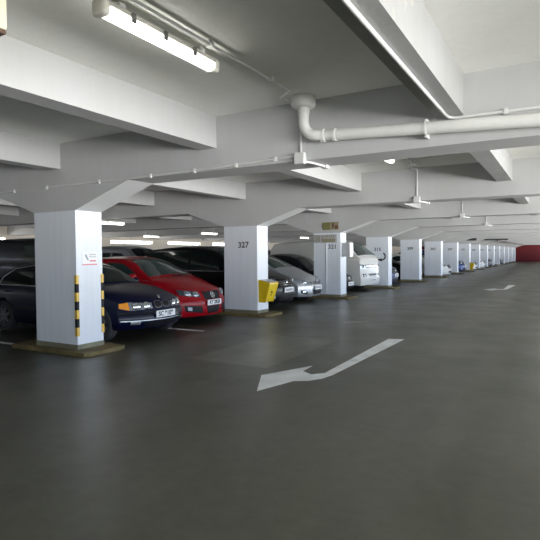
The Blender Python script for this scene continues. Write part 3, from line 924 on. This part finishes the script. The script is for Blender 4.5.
# ---- tall black people carrier
CARRIER = dict(L=4.85, W=.90, zb=.2, mat=M['carblack'],
    plan=[(-4.85, .93), (-4.4, .98), (-3.8, 1), (-1.0, 1), (-.5, .985), (0, .94)],
    top=[(-4.85, 1.06), (-1.5, 1.10), (-1.0, 1.07), (-.5, .99), (-.18, .92), (0, .83)],
    shoulder=[(-4.85, 1.02), (-1.4, 1.0), (-.9, .96), (-.35, .88), (0, .76)],
    nose=[(.15, .10), (.25, .03), (.38, .0), (.58, .0), (.66, .03), (.78, .08), (.88, .16), (.95, .25)], K=.34, Kp=2.6,
    tail=[(.2, .08), (.4, 0), (.7, .02), (1.1, .06)],
    roof=[(-4.82, 1.02), (-4.72, 1.35), (-4.5, 1.62), (-4.1, 1.72), (-3.2, 1.765), (-2.5, 1.755), (-2.05, 1.68), (-1.5, 1.36), (-1.0, 1.04)],
    belt=1.02, zmax=1.765, gb=.83, gr=.66, crown=.04,
    ws=(-2.0, -1.15), rw=(-4.77, -4.52),
    sides=[([(-2.75, 1.07), (-2.2, 1.065), (-1.60, 1.06)], [(-2.75, 1.60), (-2.3, 1.58), (-1.75, 1.28)]),
           ([(-3.75, 1.08), (-3.3, 1.075), (-2.83, 1.07)], [(-3.75, 1.59), (-3.3, 1.60), (-2.83, 1.60)]),
           ([(-4.5, 1.12), (-4.2, 1.10), (-3.83, 1.08)], [(-4.40, 1.48), (-4.15, 1.56), (-3.83, 1.59)])],
    chromeline=[(-1.58, 1.045), (-2.7, 1.05), (-4.5, 1.09)],
    xf=-.9, xr=-3.75, R=.33, seams=[-1.5, -2.79, -3.8], handles=[-2.6, -3.0], mx=-1.75, mz=1.12, lip=.0)
def dress(c, t, z_l=.70, z_h=.83, gz=(.60, .74), plate_text=None, lampmat=None, pz=.5, int_=True, gmat=None):
    fpatch(c, t, 'headlamp', [(.42, z_l), (.84, z_l + .05), (.82, z_h + .04), (.44, z_h - .01)], lampmat or M['lamp'], .008)
    for sg in (1, -1):
        obj('headlamp_reflector', disc(c, sg * .58, (z_l + z_h) / 2 + .005, .065, .05, .016, bulge=.02), M['reflector'], t, smooth=60)
    fpatch(c, t, 'grille', [(.0, gz[0]), (.38, gz[0]), (.41, gz[1]), (.0, gz[1])], gmat or M['black'], .008)
    n = 3; bars(c, t, 'grille_bars', -.38, .38, [gz[0] + (k + .5) * (gz[1] - gz[0]) / n for k in range(n)], .012, M['chrome'], .014)
    if int_:
        fpatch(c, t, 'lower_intake', [(.0, .25), (.40, .25), (.42, .38), (.0, .38)], M['black'], .008)
        fpatch(c, t, 'fog_lamp', [(.56, .30), (.68, .30), (.68, .38), (.56, .38)], M['reflector'], .010, n=4, m=3)
    plate(c, t, 0, pz, .02, plate_text, .50, .13)
    obj('emblem', disc(c, 0, gz[1] + .01 - .05, .05, .04, .022, bulge=.01), M['chrome'], t, smooth=60)
carrier, c = basic_car('people_carrier', CARRIER, 'tall black people carrier parked behind the column numbered 327', 'car', (-.10, 7.12, 0))
dress(c, carrier, .72, .86, (.64, .80), None, M['lampdark'], .53)

# ---- silver one-box car
ONEBOX = dict(L=4.55, W=.855, zb=.19, mat=M['silver'],
    plan=[(-4.55, .92), (-4.1, .98), (-3.5, 1), (-1.1, 1), (-.5, .975), (0, .90)],
    top=[(-4.55, .98), (-1.4, 1.12), (-1.0, 1.06), (-.55, .94), (-.2, .83), (0, .73)],
    shoulder=[(-4.55, .95), (-1.4, .96), (-.9, .90), (-.4, .79), (0, .67)],
    nose=[(.12, .12), (.22, .03), (.34, .0), (.50, .0), (.58, .03), (.68, .08), (.78, .16), (.9, .26)], K=.40, Kp=2.4,
    tail=[(.2, .08), (.4, 0), (.7, .02), (1.0, .08)],
    roof=[(-4.5, .98), (-4.38, 1.25), (-4.1, 1.50), (-3.4, 1.575), (-2.7, 1.60), (-2.3, 1.57), (-1.9, 1.45), (-1.4, 1.21), (-.95, 1.00)],
    belt=.97, zmax=1.60, gb=.795, gr=.60, crown=.04, glass=M['glasslt'],
    ws=(-2.15, -1.15), rw=(-4.44, -4.14),
    sides=[([(-2.65, 1.02), (-2.1, 1.01), (-1.45, 1.0)], [(-2.65, 1.45), (-2.2, 1.40), (-1.6, 1.14)]),
           ([(-3.6, 1.03), (-3.1, 1.02), (-2.73, 1.02)], [(-3.6, 1.43), (-3.1, 1.46), (-2.73, 1.46)]),
           ([(-4.2, 1.06), (-3.9, 1.05), (-3.68, 1.03)], [(-4.1, 1.30), (-3.9, 1.38), (-3.68, 1.42)])],
    xf=-.82, xr=-3.5, R=.31, seams=[-1.45, -2.69, -3.6], handles=[-2.5, -3.4], mx=-1.6, mz=1.05, lip=.0)
t, c = basic_car('people_carrier', ONEBOX, 'silver low people carrier parked in front of the column numbered 321', 'car', (-.24, 9.38, 0))
fpatch(c, t, 'headlamp', [(.36, .565), (.74, .60), (.80, .80), (.52, .70)], M['lamp'], .008)
for sg in (1, -1):
    obj('headlamp_reflector', disc(c, sg * .56, .635, .06, .04, .016, bulge=.02), M['reflector'], t, smooth=60)
fpatch(c, t, 'grille', [(.0, .575), (.32, .565), (.40, .63), (.0, .655)], M['charcoal'], .008)
bars(c, t, 'grille_bars', -.34, .34, (.60, .625), .012, M['chrome'], .014)
fpatch(c, t, 'lower_intake', [(.0, .25), (.27, .25), (.33, .40), (.0, .40)], M['black'], .008)
fpatch(c, t, 'fog_intake', [(.50, .27), (.70, .30), (.71, .40), (.52, .38)], M['black'], .008)
for sg in (1, -1): obj('fog_lamp', disc(c, sg * .61, .335, .05, .045, .014, bulge=.01), M['reflector'], t, smooth=60)
plate(c, t, 0, .46, .02, None, .50, .12)
obj('emblem', disc(c, 0, .68, .05, .04, .022, bulge=.01), M['chrome'], t, smooth=60)

# ---- dark saloon behind the silver car
import copy
S2 = dict(SALOON); S2.update(mat=M['charcoal'], rub=None, chromeline=None, glass=M['glass'], L=4.6)
for k in ('roof',): S2[k] = [(x, z + .10 * max(0, (z - .92) / .5)) for x, z in SALOON[k]]
S2['zmax'] = 1.51
dark, c = basic_car('saloon_car', S2, 'dark saloon showing its nose beside the white van and the projecting sign', 'car', (-.22, 12.15, 0))
dress(c, dark, .56, .68, (.54, .68), None, M['lampdark'], .42)

# ---- white van
VAN = dict(L=4.7, W=.86, zb=.24, mat=M['carwhite'],
    plan=[(-4.7, .97), (-4.3, 1), (-1.0, 1), (-.4, .99), (0, .96)],
    top=[(-4.7, 1.38), (-.9, 1.46), (-.3, 1.45), (-.1, 1.41), (0, 1.31)],
    shoulder=[(-4.7, 1.32), (-.8, 1.32), (-.3, 1.30), (0, 1.22)],
    nose=[(.2, .10), (.3, .03), (.42, .0), (.60, .0), (.70, .03), (.9, .04), (1.1, .06), (1.3, .10), (1.45, .16)], K=.13, Kp=3.4, D=.8,
    tail=[(.2, .05), (.5, 0), (1.4, .02)],
    roof=[(-4.68, 1.2), (-4.62, 1.7), (-4.45, 1.98), (-3.9, 2.04), (-2.4, 2.06), (-1.4, 2.05), (-1.02, 1.99), (-.6, 1.72), (-.16, 1.36)],
    belt=1.34, zmax=2.06, gb=.825, gr=.72, crown=.04, glass=M['glasslt'], sideglass=M['glass'],
    ws=(-1.00, -.26), rw=(-4.64, -4.5),
    sides=[([(-1.75, 1.37), (-1.2, 1.36), (-.62, 1.36)], [(-1.75, 1.86), (-1.25, 1.86), (-.78, 1.62)])],
    xf=-1.0, xr=-3.6, R=.33, seams=[-.75, -1.85, -2.9], handles=[-1.7, -2.0], mx=-.62, mz=1.46, mirmat=M['black'], lip=.0)
t, c = basic_car('van', VAN, 'white van parked nose out beside the column with the black arrow', 'van', (-.20, 14.60, 0), None, math.radians(-8.5))
fpatch(c, t, 'headlamp', [(.50, .90), (.80, .92), (.82, 1.10), (.54, 1.06)], M['lamp'], .008)
for sg in (1, -1):
    obj('headlamp_reflector', disc(c, sg * .66, .99, .07, .06, .016, bulge=.02), M['lampdark'], t, smooth=60)
fpatch(c, t, 'grille', [(.0, .96), (.48, .92), (.52, 1.06), (.0, 1.06)], M['charcoal'], .008)
bars(c, t, 'grille_bars', -.46, .46, (.99, 1.025), .02, M['chrome'], .014)
fpatch(c, t, 'lower_intake', [(.0, .55), (.30, .55), (.32, .70), (.0, .70)], M['grey_car'], .010)
fpatch(c, t, 'fog_intake', [(.52, .58), (.70, .58), (.70, .70), (.52, .70)], M['charcoal'], .010)
for sg in (1, -1): obj('fog_lamp', disc(c, sg * .61, .64, .05, .045, .016, bulge=.01), M['reflector'], t, smooth=60)
plate(c, t, 0, .44, .02, None, .50, .12)
obj('emblem', disc(c, 0, 1.01, .06, .05, .024, bulge=.01), M['chrome'], t, smooth=60)

# ---- more cars further along the row
S3 = dict(CARRIER); S3.update(mat=M['blue'], chromeline=None, mirmat=M['black'], L=4.6)
bluec, c = basic_car('people_carrier', S3, 'tall dark blue car just past the column with the black arrow', 'car', (-.05, 17.35, 0))
dress(c, bluec, .72, .86, (.64, .80), None, M['lampdark'], .53)
S4 = dict(HATCH); S4.update(mat=M['carwhite'], glass=M['glass'], rub=None)
whitec, c = basic_car('hatchback_car', S4, 'small white hatchback nose far along the row, first past the dark carrier', 'car', (.30, 28.1, 0))
dress(c, whitec, .62, .76, (.52, .72), None, M['lamp'], .45)
def place(src, loc, label, rot=0): return dup(src, loc, rot, label, 'cars along the far bays')
place(carrier, (-.75, 22.7, 0), 'dark people carrier showing as a thin slit behind the column numbered 309')
place(bluec, (.30, 33.45, 0), 'tall blue car nose far along the row next to the yellow bin')
place(whitec, (.32, 38.9, 0), 'white hatchback just past the far yellow bin')
place(whitec, (.32, 44.1, 0), 'white hatchback second past the far yellow bin')
place(carrier, (.25, 49.5, 0), 'black people carrier far along the row, third past the yellow bin')
place(dark, (.3, 60.0, 0), 'dark car near the end of the row by the red wall')

# ---- second row, seen through the gaps
SILV = dict(CARRIER); SILV.update(mat=M['silver'], chromeline=None, zmax=1.88)
SILV['roof'] = [(x, z + .115 * max(0, (z - 1.04) / .72)) for x, z in CARRIER['roof']]
g = 'tall cars in the second row'
r2 = 'cars in the second row'
sv, c = basic_car('people_carrier', SILV, 'silver roofed people carrier in the second row behind the red hatchback', 'car', (-10.3, 9.6, 0), r2, 0)
sv.location = (-5.6, 9.3, 0)
dress(c, sv, .72, .86, (.64, .80), None, M['lampdark'], .53)
dup(carrier, (-5.9, 20.0, 0), 0, 'dark people carrier in the second row behind the silver low people carrier', r2)
S6 = dict(VAN); S6.update(mat=M['carblack'], sideglass=M['glasslt'])
basic_car('van', S6, 'black van in the second row behind the dark blue saloon, left of the nearest column', 'van', (-5.6, 5.0, 0), r2)
dup(carrier, (-5.7, 11.9, 0), 0, 'dark people carrier in the second row left of the black people carrier', r2)
dup(dark, (-5.7, 14.6, 0), 0, 'dark saloon in the second row, over the black people carrier', r2)
dup(carrier, (-5.7, 17.3, 0), 0, 'dark people carrier in the second row seen beside the column numbered 327', r2)

# ------------------------------------------------------------------ camera
yaw, pitch, roll = .5205, -.0308, -.0082
fw = Vector((-math.sin(yaw) * math.cos(pitch), math.cos(yaw) * math.cos(pitch), math.sin(pitch)))
rt = Vector((math.cos(yaw), math.sin(yaw), 0)); up = rt.cross(fw)
rt, up = math.cos(roll) * rt + math.sin(roll) * up, -math.sin(roll) * rt + math.cos(roll) * up
cam = bpy.data.cameras.new('camera'); co = bpy.data.objects.new('camera', cam); C.objects.link(co)
m = Matrix(((rt.x, up.x, -fw.x, 6.4701), (rt.y, up.y, -fw.y, -5.3408), (rt.z, up.z, -fw.z, 1.5038), (0, 0, 0, 1)))
co.matrix_world = m
cam.sensor_width = 36; cam.lens = 514.517 / 540 * 36; cam.clip_start = .05; cam.clip_end = 400
bpy.context.scene.camera = co

# ------------------------------------------------------------------ light: daylight through the open sides
w = bpy.data.worlds.new('daylight'); bpy.context.scene.world = w; w.use_nodes = True
nt = w.node_tree; bg = nt.nodes['Background']
tc = nt.nodes.new('ShaderNodeTexCoord'); sp = nt.nodes.new('ShaderNodeSeparateXYZ'); nt.links.new(tc.outputs['Generated'], sp.inputs[0])
mr = nt.nodes.new('ShaderNodeMapRange'); mr.inputs['From Min'].default_value = -1; mr.inputs['From Max'].default_value = 1
nt.links.new(sp.outputs['Z'], mr.inputs['Value'])
cr = nt.nodes.new('ShaderNodeValToRGB'); e = cr.color_ramp.elements
e[0].position = 0; e[0].color = (2.0, 1.98, 1.92, 1)
e[1].position = 1; e[1].color = (.28, .42, .72, 1)
a = e.new(.47); a.color = (2.15, 2.14, 2.1, 1)
a = e.new(.53); a.color = (.44, .56, .74, 1)
nt.links.new(mr.outputs[0], cr.inputs['Fac']); nt.links.new(cr.outputs[0], bg.inputs['Color'])
bg.inputs['Strength'].default_value = 10.3

def portal(name, loc, rot, sx, sy):
    l = bpy.data.lights.new(name, 'AREA'); l.shape = 'RECTANGLE'; l.size = sx; l.size_y = sy; l.cycles.is_portal = True
    o = bpy.data.objects.new(name, l); C.objects.link(o); o.location = loc; o.rotation_euler = rot
portal('portal_right', (XR + .1, (YB + YF) / 2, (.55 + HB) / 2), (0, PI / 2, 0), HB - .55, YF - YB)
portal('portal_left', (XL - .1, (YB + YS) / 2, 2.35), (0, -PI / 2, 0), .18, YS - YB)

sc = bpy.context.scene
sc.view_settings.view_transform = 'Standard'
sc.view_settings.look = 'None'
sc.view_settings.exposure = 0.08
sc.view_settings.gamma = 1.18
sc.cycles.use_denoising = True
sc.cycles.max_bounces = 10
sc.cycles.diffuse_bounces = 6
sc.cycles.sample_clamp_indirect = 8
sc.cycles.caustics_reflective = False; sc.cycles.caustics_refractive = False
